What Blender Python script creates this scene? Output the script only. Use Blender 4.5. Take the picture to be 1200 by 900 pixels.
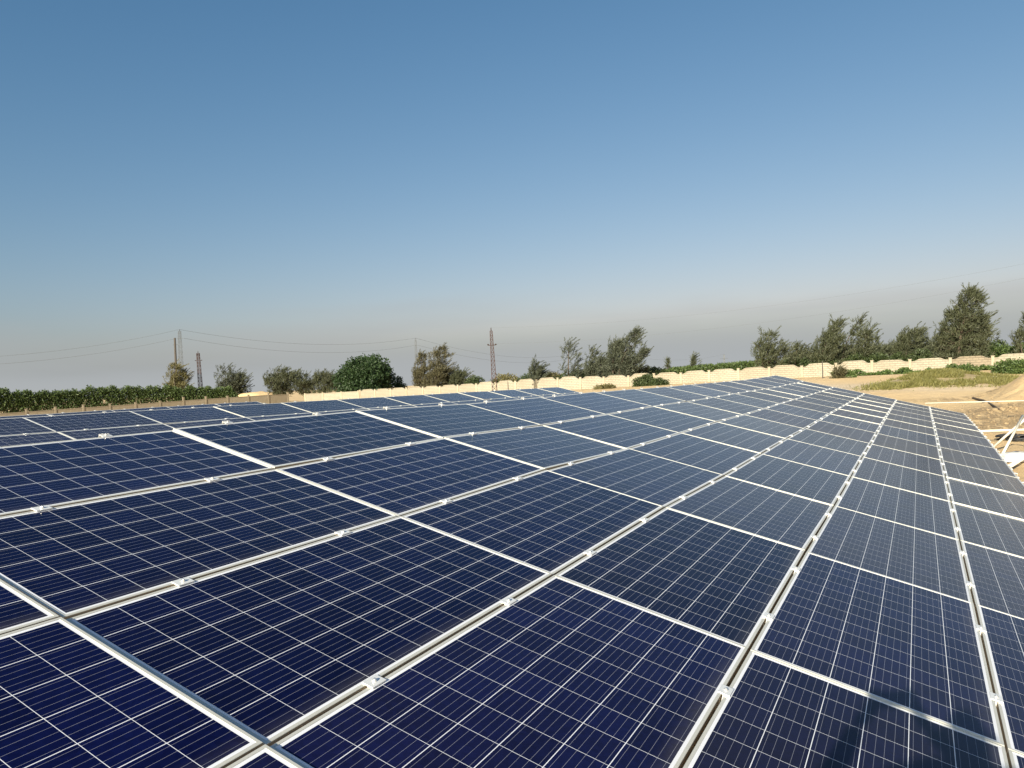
import bpy, bmesh, math, random
from mathutils import Vector, Matrix, noise
R = math.radians
for o in list(bpy.data.objects): bpy.data.objects.remove(o)
sc = bpy.context.scene
# ------------------------------------------------------------------ camera
CAM = Vector((3.6851, -1.5647, 0.4806)); YAW, PITCH, ROLL = R(28.505), R(-0.213), R(-2.469)
FPX = 880.0
cy, sy, cp, sp = math.cos(YAW), math.sin(YAW), math.cos(PITCH), math.sin(PITCH)
FW = Vector((-sy*cp, cy*cp, sp)); r_ = Vector((cy, sy, 0)); u_ = r_.cross(FW)
RT = math.cos(ROLL)*r_ + math.sin(ROLL)*u_
UP = -math.sin(ROLL)*r_ + math.cos(ROLL)*u_
cam = bpy.data.cameras.new('camera'); co = bpy.data.objects.new('camera', cam); sc.collection.objects.link(co)
cam.sensor_width = 36; cam.lens = FPX/1200*36; cam.clip_start = 0.05; cam.clip_end = 12000
M = Matrix((RT, UP, -FW)).transposed().to_4x4(); M.translation = CAM
co.matrix_world = M; sc.camera = co
# ------------------------------------------------------------------ sky, sun, exposure
SUN_EL, SUN_AZ = R(21.6), R(177.0)      # the sun stands behind the camera; azimuth from +Y towards +X
w = bpy.data.worlds.new('World'); sc.world = w; w.use_nodes = True
nt = w.node_tree; bg = nt.nodes['Background']
sky = nt.nodes.new('ShaderNodeTexSky'); sky.sky_type = 'NISHITA'; sky.sun_disc = False
sky.sun_elevation = SUN_EL; sky.sun_rotation = SUN_AZ; sky.altitude = 0
sky.air_density = 1.0; sky.dust_density = 2.0; sky.ozone_density = 2.0
def wm(op, a, b):
    q = nt.nodes.new('ShaderNodeMath'); q.operation = op
    for i, x in enumerate((a, b)):
        if isinstance(x, (int, float)): q.inputs[i].default_value = x
        else: nt.links.new(x, q.inputs[i])
    return q.outputs[0]
sp_ = nt.nodes.new('ShaderNodeSeparateColor'); cb_ = nt.nodes.new('ShaderNodeCombineColor'); nt.links.new(sky.outputs[0], sp_.inputs[0])
EXPO = 0.95
for i, (g_, k_) in enumerate(((1.44, .079), (1.0, .117), (.81, .157))):      # the dry evening air: deeper blue overhead
    CH = (CH if i else []) + [wm('MULTIPLY', wm('POWER', sp_.outputs[i], g_), k_/.1/2**EXPO)]
CH[0] = wm('MINIMUM', CH[0], wm('MULTIPLY', CH[1], .97)); CH[2] = wm('MAXIMUM', CH[2], wm('MULTIPLY', CH[1], .86))      # pale, not red, round the sun
for i in range(3): nt.links.new(CH[i], cb_.inputs[i])
tc_ = nt.nodes.new('ShaderNodeTexCoord'); sx_ = nt.nodes.new('ShaderNodeSeparateXYZ'); nt.links.new(tc_.outputs['Generated'], sx_.inputs[0])
mr_ = nt.nodes.new('ShaderNodeMapRange'); mr_.interpolation_type = 'SMOOTHSTEP'; nt.links.new(sx_.outputs[2], mr_.inputs[0])
for i, v_ in ((1, .01), (3, 1.0), (4, 0.0)): mr_.inputs[i].default_value = v_
mpw = nt.nodes.new('ShaderNodeMapping'); nt.links.new(tc_.outputs['Generated'], mpw.inputs[0]); mpw.inputs['Scale'].default_value = (1.6, 1.6, 13)
nzw = nt.nodes.new('ShaderNodeTexNoise'); nzw.inputs['Scale'].default_value = 1.6; nzw.inputs['Detail'].default_value = 4; nt.links.new(mpw.outputs[0], nzw.inputs['Vector'])
nt.links.new(wm('ADD', .105, wm('MULTIPLY', wm('SUBTRACT', nzw.outputs[0], .5), .16)), mr_.inputs[2])     # the layer's top is uneven, in flat drifts
hz_ = nt.nodes.new('ShaderNodeMix'); hz_.data_type = 'RGBA'; nt.links.new(mr_.outputs[0], hz_.inputs[0]); nt.links.new(cb_.outputs[0], hz_.inputs[6])
hz_.inputs[7].default_value = (*(c/.1/2**EXPO for c in (.424, .446, .460)), 1)       # the grey dust layer along the horizon
nt.links.new(hz_.outputs[2], bg.inputs[0]); bg.inputs[1].default_value = 0.10
sl = bpy.data.lights.new('sun', 'SUN'); sl.energy = 5.0; sl.angle = R(0.53); sl.color = (1.0, 0.92, 0.73)
so = bpy.data.objects.new('sun', sl); sc.collection.objects.link(so)
sdir = Vector((math.sin(SUN_AZ)*math.cos(SUN_EL), math.cos(SUN_AZ)*math.cos(SUN_EL), math.sin(SUN_EL)))
so.rotation_euler = (-sdir).to_track_quat('-Z', 'Y').to_euler(); so.location = (0, -20, 30)
sc.view_settings.view_transform = 'Standard'; sc.view_settings.look = 'None'
sc.view_settings.exposure = EXPO; sc.view_settings.gamma = 1.0; sc.view_settings.use_curve_mapping = False
sc.render.engine = 'CYCLES'; sc.render.resolution_x = 1024; sc.render.resolution_y = 768
# ------------------------------------------------------------------ helpers
COL = sc.collection
def ray(px, py): return FW + RT*((px-600)/FPX) + UP*((450-py)/FPX)
def at(px, py, depth): return CAM + ray(px, py)*depth          # a point at a camera depth in metres
def on(px, py, z):                                              # the point of a level z seen at a photo pixel
    d = ray(px, py); return CAM + d*((z-CAM.z)/d.z)
def project(p):
    d = p-CAM; z = d.dot(FW)
    return (600+FPX*d.dot(RT)/z, 450-FPX*d.dot(UP)/z, z)
def tag(o, label=None, cat=None, group=None, kind=None):
    if label: o['label'] = label
    if cat: o['category'] = cat
    if group: o['group'] = group
    if kind: o['kind'] = kind
    return o
def empty(name, loc=(0, 0, 0)):
    o = bpy.data.objects.new(name, None); COL.objects.link(o); o.location = loc; o.empty_display_size = .2; return o
def link(name, mesh, parent=None, loc=None):
    o = bpy.data.objects.new(name, mesh); COL.objects.link(o)
    if parent: o.parent = parent
    if loc is not None: o.location = loc
    return o
class MB:
    def __init__(s): s.v = []; s.f = []
    def face(s, pts):
        n = len(s.v); s.v += [tuple(p) for p in pts]; s.f.append(tuple(range(n, n+len(pts))))
    def box(s, x0, y0, z0, x1, y1, z1, mat=None, b=0.0):
        bm = bmesh.new(); bmesh.ops.create_cube(bm, size=1)
        for q in bm.verts: q.co = Vector(((x0+x1)/2+q.co.x*(x1-x0), (y0+y1)/2+q.co.y*(y1-y0), (z0+z1)/2+q.co.z*(z1-z0)))
        if b: bmesh.ops.bevel(bm, geom=bm.edges[:], offset=b, segments=2, affect='EDGES', profile=.5)
        s.bm(bm, mat)
    def bm(s, bm, mat=None):
        n = len(s.v); bm.verts.index_update()
        for q in bm.verts: s.v.append(tuple((mat @ q.co) if mat else q.co))
        for f in bm.faces: s.f.append(tuple(n+q.index for q in f.verts))
        bm.free()
    def tube(s, pts, rad, seg=8, cap=True):
        n = len(s.v); m = len(pts); pts = [Vector(p) for p in pts]
        for i, p in enumerate(pts):
            d = (pts[min(i+1, m-1)]-pts[max(i-1, 0)]).normalized()
            a = d.orthogonal().normalized() if abs(d.z) > .9 else d.cross(Vector((0, 0, 1))).normalized()
            b = d.cross(a); rr = rad[i] if isinstance(rad, (list, tuple)) else rad
            for k in range(seg):
                t = 2*math.pi*k/seg; s.v.append(tuple(p+(a*math.cos(t)+b*math.sin(t))*rr))
        for i in range(m-1):
            for k in range(seg):
                k2 = (k+1) % seg; s.f.append((n+i*seg+k, n+i*seg+k2, n+(i+1)*seg+k2, n+(i+1)*seg+k))
        if cap:
            s.f.append(tuple(n+k for k in reversed(range(seg)))); s.f.append(tuple(n+(m-1)*seg+k for k in range(seg)))
    def mesh(s, name, mat, smooth=False):
        me = bpy.data.meshes.new(name); me.from_pydata(s.v, [], s.f); me.materials.append(mat)
        if smooth: me.polygons.foreach_set('use_smooth', [True]*len(me.polygons))
        me.update(); return me
    def build(s, name, mat, parent=None, loc=None, smooth=False): return link(name, s.mesh(name, mat, smooth), parent, loc)
# ------------------------------------------------------------------ materials
class NT:
    def __init__(s, name):
        s.m = bpy.data.materials.new(name); s.m.use_nodes = True; s.t = s.m.node_tree; s.p = s.t.nodes['Principled BSDF']
    def n(s, typ, **kw):
        q = s.t.nodes.new(typ)
        for k, v in kw.items(): setattr(q, k, v)
        return q
    def put(s, sock, val):
        if hasattr(val, 'links') or isinstance(val, bpy.types.NodeSocket): s.t.links.new(val, sock)
        else: sock.default_value = val
    def math(s, op, a, b=0.0, c=0.0, clamp=False):
        q = s.n('ShaderNodeMath', operation=op, use_clamp=clamp)
        for i, x in enumerate((a, b, c)): s.put(q.inputs[i], x)
        return q.outputs[0]
    def mix(s, fac, a, b):
        q = s.n('ShaderNodeMix', data_type='RGBA'); s.put(q.inputs[0], fac); s.put(q.inputs[6], a); s.put(q.inputs[7], b); return q.outputs[2]
    def noise(s, vec, scale, detail=4, rough=.5, dist=0.0):
        q = s.n('ShaderNodeTexNoise'); q.inputs['Scale'].default_value = scale; q.inputs['Detail'].default_value = detail
        q.inputs['Roughness'].default_value = rough; q.inputs['Distortion'].default_value = dist
        if vec is not None: s.t.links.new(vec, q.inputs['Vector'])
        return q.outputs['Fac']
    def ramp(s, fac, stops):
        q = s.n('ShaderNodeValToRGB'); s.t.links.new(fac, q.inputs[0]); e = q.color_ramp.elements
        while len(e) < len(stops): e.new(.5)
        for i, (p, c) in enumerate(stops): e[i].position = p; e[i].color = (*c, 1) if len(c) == 3 else c
        return q.outputs[0]
    def coord(s, which='Object'): return s.n('ShaderNodeTexCoord').outputs[which]
    def bump(s, h, strength, dist):
        q = s.n('ShaderNodeBump'); q.inputs['Strength'].default_value = strength; q.inputs['Distance'].default_value = dist
        s.t.links.new(h, q.inputs['Height']); s.t.links.new(q.outputs[0], s.p.inputs['Normal'])
    def base(s, c): s.put(s.p.inputs['Base Color'], c)
    def set(s, **kw):
        for k, v in kw.items(): s.put(s.p.inputs[k.replace('_', ' ')], v)
        return s
def C4(r, g, b): return (r, g, b, 1.0)
# solar cells under glass ------------------------------------------------
def mat_cells():
    t = NT('solar_glass'); X = t.coord('Object'); sep = t.n('ShaderNodeSeparateXYZ'); t.t.links.new(X, sep.inputs[0])
    PX, PY = 0.1595, 0.1591
    cx = t.math('DIVIDE', t.math('ADD', sep.outputs[0], 3*PX), PX); cyy = t.math('DIVIDE', t.math('ADD', sep.outputs[1], 6*PY), PY)
    fx = t.math('FRACT', cx); fy = t.math('FRACT', cyy)
    dx = t.math('MINIMUM', fx, t.math('SUBTRACT', 1.0, fx)); dy = t.math('MINIMUM', fy, t.math('SUBTRACT', 1.0, fy))
    gx = t.math('LESS_THAN', dx, 0.0015/PX); gy = t.math('LESS_THAN', dy, 0.0010/PY)
    ox = t.math('GREATER_THAN', t.math('ABSOLUTE', sep.outputs[0]), 3*PX); oy = t.math('GREATER_THAN', t.math('ABSOLUTE', sep.outputs[1]), 6*PY)
    gap = t.math('MAXIMUM', t.math('MAXIMUM', gx, gy), t.math('MAXIMUM', ox, oy))
    bfr = t.math('FRACT', t.math('MULTIPLY', fx, 5.0)); bus = t.math('LESS_THAN', t.math('ABSOLUTE', t.math('SUBTRACT', bfr, .5)), 0.00058*5/PX)
    # per cell and per crystal tint
    cmb = t.n('ShaderNodeCombineXYZ'); t.t.links.new(t.math('FLOOR', cx), cmb.inputs[0]); t.t.links.new(t.math('FLOOR', cyy), cmb.inputs[1])
    oi = t.n('ShaderNodeObjectInfo'); t.t.links.new(t.math('MULTIPLY', oi.outputs['Random'], 37.0), cmb.inputs[2])
    wn = t.n('ShaderNodeTexWhiteNoise', noise_dimensions='3D'); t.t.links.new(cmb.outputs[0], wn.inputs['Vector'])
    cr = t.n('ShaderNodeTexVoronoi'); cr.inputs['Scale'].default_value = 55; t.t.links.new(X, cr.inputs['Vector'])
    sc_ = t.n('ShaderNodeSeparateColor'); t.t.links.new(cr.outputs['Color'], sc_.inputs[0])
    k = t.math('ADD', t.math('MULTIPLY', wn.outputs['Value'], .55), t.math('MULTIPLY', sc_.outputs[0], .45))
    cell = t.mix(k, C4(.0009, .0014, .0190), C4(.0022, .0038, .038))
    vm = t.n('ShaderNodeVectorMath', operation='SCALE'); t.t.links.new(cell, vm.inputs[0]); t.t.links.new(t.math('ADD', .78, t.math('MULTIPLY', oi.outputs['Random'], .45)), vm.inputs[3]); cell = vm.outputs[0]
    c = t.mix(t.math('MULTIPLY', bus, .46), cell, C4(.42, .43, .50))
    c = t.mix(gap, c, C4(.72, .73, .78))
    # a thin dust film, raised along the table to paint in the pale sky reflection
    at_ = t.n('ShaderNodeAttribute', attribute_type='OBJECT', attribute_name='dust_glare')
    vt = t.n('ShaderNodeVectorMath', operation='ADD'); t.t.links.new(X, vt.inputs[0]); t.t.links.new(oi.outputs['Location'], vt.inputs[1])
    n1 = t.noise(vt.outputs[0], 1.3, 5, .6); n2 = t.noise(vt.outputs[0], 46.0, 3, .6)
    d = t.math('MULTIPLY', at_.outputs['Fac'], t.math('ADD', .45, t.math('MULTIPLY', n1, 1.1)))
    spk = t.math('MULTIPLY', t.math('GREATER_THAN', n2, .745), .06)
    blot = t.math('MULTIPLY', t.math('GREATER_THAN', t.noise(vt.outputs[0], 3.1, 6, .72), .715), .10)
    d = t.math('ADD', d, t.math('MAXIMUM', spk, blot), clamp=True)
    edge = t.n('ShaderNodeMapRange', interpolation_type='SMOOTHSTEP'); t.t.links.new(sep.outputs[0], edge.inputs[0]); edge.inputs[1].default_value = .40; edge.inputs[2].default_value = .49
    d = t.math('ADD', d, t.math('MULTIPLY', edge.outputs[0], t.math('MULTIPLY', t.math('MULTIPLY', n1, n1), .22)), clamp=True)      # silt washed to the lower edge
    c = t.mix(d, c, C4(.37, .345, .30)); t.base(c)
    t.set(Roughness=t.math('ADD', .13, t.math('MULTIPLY', d, .8)), IOR=1.19)
    return t.m
def mat_metal(name, col, rough=.42, metal=.35, nz=.08):
    t = NT(name); X = t.coord('Object'); n = t.noise(X, 30, 4, .6)
    t.base(t.mix(t.math('MULTIPLY', n, nz*4), C4(*col), C4(*(x*.62 for x in col))))
    t.set(Metallic=metal, Roughness=rough); return t.m
M_GLASS = mat_cells()
M_FRAME = mat_metal('anodised_aluminium', (.58, .565, .51), .42, .2, .05)
M_SIDE = mat_metal('shaded_aluminium_side', (.46, .37, .26), .7, .1, .15)  # darker brown paints in the shade of the slots between panels
M_CLAMP = mat_metal('clamp_aluminium', (.82, .81, .79), .36, .3, .05)
M_BOLT = mat_metal('bolt_steel', (.72, .72, .72), .25, .7)
M_GALV = mat_metal('galvanised_steel', (.46, .46, .45), .5, .4)
M_WHITE = mat_metal('white_painted_steel', (.66, .62, .52), .45, 0.0, .05)
M_RUST = mat_metal('rusty_lattice_steel', (.085, .048, .042), .8, .1, .2)
M_PYLON = mat_metal('grey_lattice_steel', (.15, .16, .17), .7, .2, .1)
M_DARK = mat_metal('dark_cable', (.02, .02, .022), .6, 0)
M_INS = mat_metal('dark_insulator', (.05, .035, .03), .4, 0)
M_BARK = mat_metal('bark', (.10, .072, .05), .9, 0, .22)
M_STAKE = mat_metal('weathered_stake', (.085, .072, .062), .9, 0, .2)
def mat_plain(name, col, rough=.8): t = NT(name); t.base(C4(*col)); t.set(Roughness=rough); return t.m
def mat_ground():
    t = NT('sand_ground'); X = t.coord('Object')
    n1 = t.noise(X, .12, 6, .62); n2 = t.noise(X, 1.7, 6, .65); n3 = t.noise(X, 14, 5, .7)
    c = t.ramp(n1, [(.30, (.56, .375, .18)), (.52, (.70, .495, .255)), (.72, (.74, .56, .33))])
    c = t.mix(t.ramp(n2, [(.40, (0, 0, 0)), (.70, (1, 1, 1))]), c, C4(.60, .42, .22))
    # dark churned, damp soil: an attribute painted where the ground was dug
    a = t.n('ShaderNodeAttribute', attribute_name='dug'); mp = t.n('ShaderNodeMapping'); t.t.links.new(X, mp.inputs[0])
    mp.vector_type = 'TEXTURE'; q_ = on(1190, 507, -1.5)-on(1130, 482, -1.5); mp.inputs['Rotation'].default_value = (0, 0, math.atan2(q_.y, q_.x)); mp.inputs['Scale'].default_value = (2.2, .42, 1)
    st = t.noise(mp.outputs[0], 1.25, 5, .68, .6)
    dk = t.math('MULTIPLY', a.outputs['Fac'], t.ramp(st, [(.44, (0, 0, 0)), (.54, (1, 1, 1))]), clamp=True)
    c = t.mix(t.math('MULTIPLY', dk, .66), c, C4(.20, .12, .055))
    b = t.n('ShaderNodeAttribute', attribute_name='track')
    c = t.mix(t.math('MULTIPLY', b.outputs['Fac'], .8), c, C4(.55, .46, .35))
    g = t.n('ShaderNodeAttribute', attribute_name='green')
    c = t.mix(t.math('MULTIPLY', g.outputs['Fac'], .75), c, C4(.16, .13, .05))
    c = t.mix(t.math('MULTIPLY', n3, .35), c, C4(.50, .36, .20)); t.base(c); t.set(Roughness=.95)
    h = t.math('ADD', t.math('MULTIPLY', n3, .35), t.math('ADD', n2, t.math('MULTIPLY', dk, .5))); t.bump(h, .8, .12); return t.m
def mat_wall(name, c0, c1, brick=True):
    t = NT(name); X = t.coord('Object'); n = t.noise(X, .8, 6, .65); n2 = t.noise(X, 9, 5, .7)
    oi = t.n('ShaderNodeObjectInfo')
    c = t.mix(t.ramp(n, [(.35, (0, 0, 0)), (.68, (1, 1, 1))]), C4(*c0), C4(*c1))
    c = t.mix(t.math('MULTIPLY', oi.outputs['Random'], .42), c, C4(*(x*y for x, y in zip(c1, (.80, .74, .66)))))
    c = t.mix(t.math('MULTIPLY', t.math('GREATER_THAN', n2, .62), .35), c, C4(*(x*.6 for x in c1)))
    # rising damp and dirt streaks
    sep = t.n('ShaderNodeSeparateXYZ'); t.t.links.new(X, sep.inputs[0])
    mp = t.n('ShaderNodeMapping'); t.t.links.new(X, mp.inputs[0]); mp.inputs['Scale'].default_value = (5, 5, .5)
    sk = t.ramp(t.noise(mp.outputs[0], 1.2, 4, .6), [(.55, (0, 0, 0)), (.75, (1, 1, 1))])
    c = t.mix(t.math('MULTIPLY', sk, .30), c, C4(*(x*.5 for x in c1)))
    t.set(Roughness=.95)
    if brick:
        br = t.n('ShaderNodeTexBrick'); cm = t.n('ShaderNodeCombineXYZ'); t.t.links.new(sep.outputs[0], cm.inputs[0]); t.t.links.new(sep.outputs[2], cm.inputs[1])
        t.t.links.new(cm.outputs[0], br.inputs['Vector']); br.inputs['Scale'].default_value = 1.0
        br.inputs['Brick Width'].default_value = .42; br.inputs['Row Height'].default_value = .19; br.inputs['Mortar Size'].default_value = .022
        br.inputs['Mortar Smooth'].default_value = .3
        h = t.math('SUBTRACT', 1.0, br.outputs['Fac'])
        c = t.mix(t.math('MULTIPLY', br.outputs['Fac'], .85), c, C4(*(x*.62 for x in c0)))
        t.bump(t.math('ADD', h, t.math('MULTIPLY', n2, .6)), .9, .03)
    else: t.bump(n2, .5, .03)
    t.base(c); return t.m
M_WALL = mat_wall('precast_concrete', (.40, .37, .295), (.33, .29, .225))
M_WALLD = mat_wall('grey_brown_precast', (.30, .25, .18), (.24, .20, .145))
M_WALLP = mat_wall('concrete_post', (.42, .375, .285), (.35, .30, .22), False)
M_LOW = mat_wall('tan_plaster', (.27, .225, .165), (.21, .175, .125), False)
def mat_leaf(name, a, b, trans=.25):
    t = NT(name); g = t.n('ShaderNodeNewGeometry'); oi = t.n('ShaderNodeObjectInfo')
    n = t.noise(t.coord('Object'), .9, 3, .6)
    k = t.math('ADD', t.math('MULTIPLY', g.outputs['Random Per Island'], .65), t.math('MULTIPLY', n, .45), clamp=True)
    c = t.mix(k, C4(*a), C4(*b)); t.base(c); t.set(Roughness=.6)
    tr = t.n('ShaderNodeBsdfTranslucent'); t.t.links.new(c, tr.inputs[0]); mx = t.n('ShaderNodeMixShader'); mx.inputs[0].default_value = trans
    out = t.t.nodes['Material Output']; t.t.links.new(t.p.outputs[0], mx.inputs[1]); t.t.links.new(tr.outputs[0], mx.inputs[2]); t.t.links.new(mx.outputs[0], out.inputs[0])
    return t.m
L_HEDGE = mat_leaf('hedge_leaves', (.026, .050, .013), (.095, .135, .034))
L_CASU = mat_leaf('casuarina_needles', (.036, .045, .023), (.098, .105, .052))
L_GREY = mat_leaf('grey_green_needles', (.038, .048, .032), (.10, .108, .066))
L_BROWN = mat_leaf('brown_dry_leaves', (.052, .048, .024), (.125, .112, .056))
L_FICUS = mat_leaf('ficus_leaves', (.011, .027, .009), (.042, .078, .022))
L_BUSH = mat_leaf('bush_leaves', (.024, .042, .014), (.075, .10, .032))
L_VINE = mat_leaf('vine_leaves', (.04, .075, .018), (.11, .155, .04))
L_DRYG = mat_leaf('dry_grass_blades', (.11, .115, .03), (.26, .23, .075), .3)
L_OLIVE = mat_leaf('olive_leaves', (.09, .085, .03), (.19, .165, .07))
# ------------------------------------------------------------------ ground
def fbm(x, y, s, o=4): return noise.fractal(Vector((x*s, y*s, 3.7)), 1.0, 2.0, o)
def smooth(a, b, x):
    t = min(1, max(0, (x-a)/(b-a))); return t*t*(3-2*t)
def blob(x, y, cx_, cy_, rx, ry, rot=0.0):
    dx, dy = x-cx_, y-cy_; c, s = math.cos(rot), math.sin(rot); a = (dx*c+dy*s)/rx; b = (-dx*s+dy*c)/ry; return math.exp(-(a*a+b*b))
MOUNDS = []                                     # cx, cy, rx, ry, rot, height
def ground_z(x, y):
    z = -1.58 + .92*smooth(30, 66, y)*smooth(-60, 0, x) + .35*smooth(30, 66, y)
    z -= .35*smooth(90, 200, math.hypot(x, y))
    for m in MOUNDS:
        if abs(x-m[0]) < 4*max(m[2], m[3]) and abs(y-m[1]) < 4*max(m[2], m[3]): z += m[5]*blob(x, y, *m[:5])
    near = 1-smooth(60, 200, math.hypot(x, y))
    if near > 0:
        k = smooth(5.3, 8.0, x)*smooth(4, 10, y) if x < 9 else 1.0
        z += near*(.10*fbm(x, y, .22)+.05*fbm(x, y, 1.1))*(.35+.65*k)
        if x > 4 and 14 < y < 46: z += (.09*fbm(x, y, .6, 6)+.015*fbm(x+9, y, 2.2, 3))*smooth(4.5, 6.5, x)*(1-smooth(40, 46, y))
    return z
def on_ground(px, py):
    p = on(px, py, -1.5)
    for i in range(25): p = p.lerp(on(px, py, ground_z(p.x, p.y)), .5)
    return p
MOUNDS += [(8.3, 38.6, 1.5, 3.6, .1, .95), (10.3, 36.5, 2.2, 4.0, .15, 1.1), (7.0, 35.0, 1.6, 3.0, -.3, .30), (4.7, 51.0, 2.6, 2.4, .3, .72), (6.6, 31.0, 1.3, 2.6, -.5, .28), (8.0, 27.5, 1.6, 1.3, .4, .22), (7.2, 24.0, 1.2, .8, .2, .15)]
def build_ground():
    def axis(lo, hi, fine, far):
        a = []; x = lo
        while x <= hi: a.append(x); x += fine
        st = fine; x = hi
        up = []
        while x < far: st *= 1.35; x += st; up.append(x)
        st = fine; x = lo; dn = []
        while x > -far: st *= 1.35; x -= st; dn.append(x)
        return dn[::-1]+a+up
    xs = axis(-3, 17, .17, 6000); ys = axis(9, 74, .24, 6000)
    vs = [(x, y, ground_z(x, y)) for y in ys for x in xs]; nx = len(xs)
    fs = [(j*nx+i, j*nx+i+1, (j+1)*nx+i+1, (j+1)*nx+i) for j in range(len(ys)-1) for i in range(nx-1)]
    me = bpy.data.meshes.new('ground'); me.from_pydata(vs, [], fs); me.materials.append(mat_ground())
    dug = me.attributes.new('dug', 'FLOAT', 'POINT'); trk = me.attributes.new('track', 'FLOAT', 'POINT'); gr = me.attributes.new('green', 'FLOAT', 'POINT')
    D = [(on_ground(px, py), a, b, rt) for px, py, a, b, rt in ((1165, 488, 4.5, 3.0, .6), (1180, 478, 3.5, 2.2, .4), (1140, 497, 2.6, 1.6, .4), (1195, 488, 2.6, 2.0, .4), (1150, 463, 3.0, 1.2, .1), (1192, 450, 2.6, 1.6, .2))]
    T0, T1 = on_ground(975, 454), on_ground(1100, 450)
    G = [(Vector((4.9, 51, 0)), 2.9, 2.6), (Vector((2.9, 49, 0)), 2.2, 1.4), (Vector((6.8, 52.5, 0)), 2.0, 2.4)]
    da, ta, ga = [0.0]*len(vs), [0.0]*len(vs), [0.0]*len(vs)
    for i, (x, y, z) in enumerate(vs):
        if not (-8 < x < 34 and 4 < y < 80): continue
        da[i] = min(1, sum(blob(x, y, p.x, p.y, a, b, rt) for p, a, b, rt in D)*1.15)
        d = T1-T0; tt = max(-.6, min(1.0, ((x-T0.x)*d.x+(y-T0.y)*d.y)/(d.x*d.x+d.y*d.y))); q = T0+d*tt
        ta[i] = math.exp(-((x-q.x)**2+(y-q.y)**2)/9.0)
        ga[i] = min(1, sum(blob(x, y, p.x, p.y, a, b) for p, a, b in G))
    dug.data.foreach_set('value', da); trk.data.foreach_set('value', ta); gr.data.foreach_set('value', ga)
    me.polygons.foreach_set('use_smooth', [True]*len(me.polygons))
    return tag(link('ground', me), kind='structure')
build_ground()
# ------------------------------------------------------------------ solar panels
PU, PV, TILT = 1.012, 1.96, R(13.604)
ZL = [-.0121, .0033, .0367, .002, .0013, .009, -.004, -.013, -.0128, -.0177, -.0216, -.018, -.0074, .0134, .0408]
ZH = [-.1227, -.1048, -.0877, -.0937, -.0794, -.0656, -.0717, -.0554, -.0336, -.0235, -.0204, -.0184, -.018, -.0197, -.0266]
def main_surface(u, v):
    i = int(min(max(math.floor(v), 0), 13)); w_ = v-i; s = (u+1)/5
    a = ZL[i]*(1-w_)+ZL[i+1]*w_; b = ZH[i]*(1-w_)+ZH[i+1]*w_; d = u*PU
    return Vector((d*math.cos(TILT), v*PV, -d*math.sin(TILT)+a*(1-s)+b*s))
T2 = (-9.7564, 5.6908, .2247, R(14.446), -.00686)
T3 = (-18.5, 18.9, .135, R(14.4), .004)
def flat_surface(T):
    def f(u, v):
        d = (u+1)*PU; return Vector((T[0]+d*math.cos(T[3]), T[1]+v*PV, T[2]-d*math.sin(T[3])+T[4]*v))
    return f
LU, LV, LIP = 1.0055, 1.956, .0125
def frame_mesh():
    m = MB(); a, b = LU/2, LV/2; ch = .0014
    prof = [(0, -.039), (0, .0016-ch), (ch, .0016), (LIP, .0016), (LIP, -.0012)]      # inset from the outer edge, height
    rings = [[(x*(a-i), y*(b-i), z) for x, y in ((-1, -1), (1, -1), (1, 1), (-1, 1))] for i, z in prof]
    rings.append([(x*(a-.0018), y*(b-.0018), -.039) for x, y in ((-1, -1), (1, -1), (1, 1), (-1, 1))])
    n = len(m.v)
    for r in rings: m.v += r
    for i in range(4):
        for k in range(4): m.f.append((i*4+k, i*4+(k+1) % 4, (i+1)*4+(k+1) % 4, (i+1)*4+k))
    for k in range(4): m.f.append((20+k, 20+(k+1) % 4, (k+1) % 4, k))
    # inner skirt behind the lip, seen from below and through the seams
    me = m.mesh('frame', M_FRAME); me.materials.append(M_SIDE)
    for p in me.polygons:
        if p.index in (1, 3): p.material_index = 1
    return me
def glass_mesh():
    m = MB(); a, b = LU/2-LIP+.004, LV/2-LIP+.004
    m.box(-a, -b, -.006, a, b, -.0004); return m.mesh('glass', M_GLASS)
def mid_clamp():
    m = MB(); m.box(-.0245, -.038, .0022, .0245, .038, .0078, b=.001); m.box(-.004, -.030, -.03, .004, .030, .0024)
    return m.mesh('clamp', M_CLAMP)
def end_clamp():
    m = MB(); m.box(-.030, -.034, .0022, .012, .034, .0058, b=.0008); m.box(-.034, -.034, -.040, -.0302, .034, .012, b=.0008); m.box(-.056, -.034, -.042, -.030, .034, -.038)
    return m.mesh('end_clamp', M_CLAMP)
def bolt_mesh():
    m = MB(); bm = bmesh.new(); bmesh.ops.create_cone(bm, cap_ends=True, segments=12, radius1=.0085, radius2=.0078, depth=.006)
    m.bm(bm, Matrix.Translation((0, 0, .0106))); bm = bmesh.new(); bmesh.ops.create_cone(bm, cap_ends=True, segments=6, radius1=.0052, radius2=.0050, depth=.004)
    m.bm(bm, Matrix.Translation((0, 0, .0154))); return m.mesh('bolt', M_BOLT)
ME_F, ME_G, ME_C, ME_E, ME_B = frame_mesh(), glass_mesh(), mid_clamp(), end_clamp(), bolt_mesh()
def copy_tree(o, parent=None):
    c = o.copy(); COL.objects.link(c)
    if parent: c.parent = parent
    for ch in list(o.children): copy_tree(ch, c)
    return c
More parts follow.
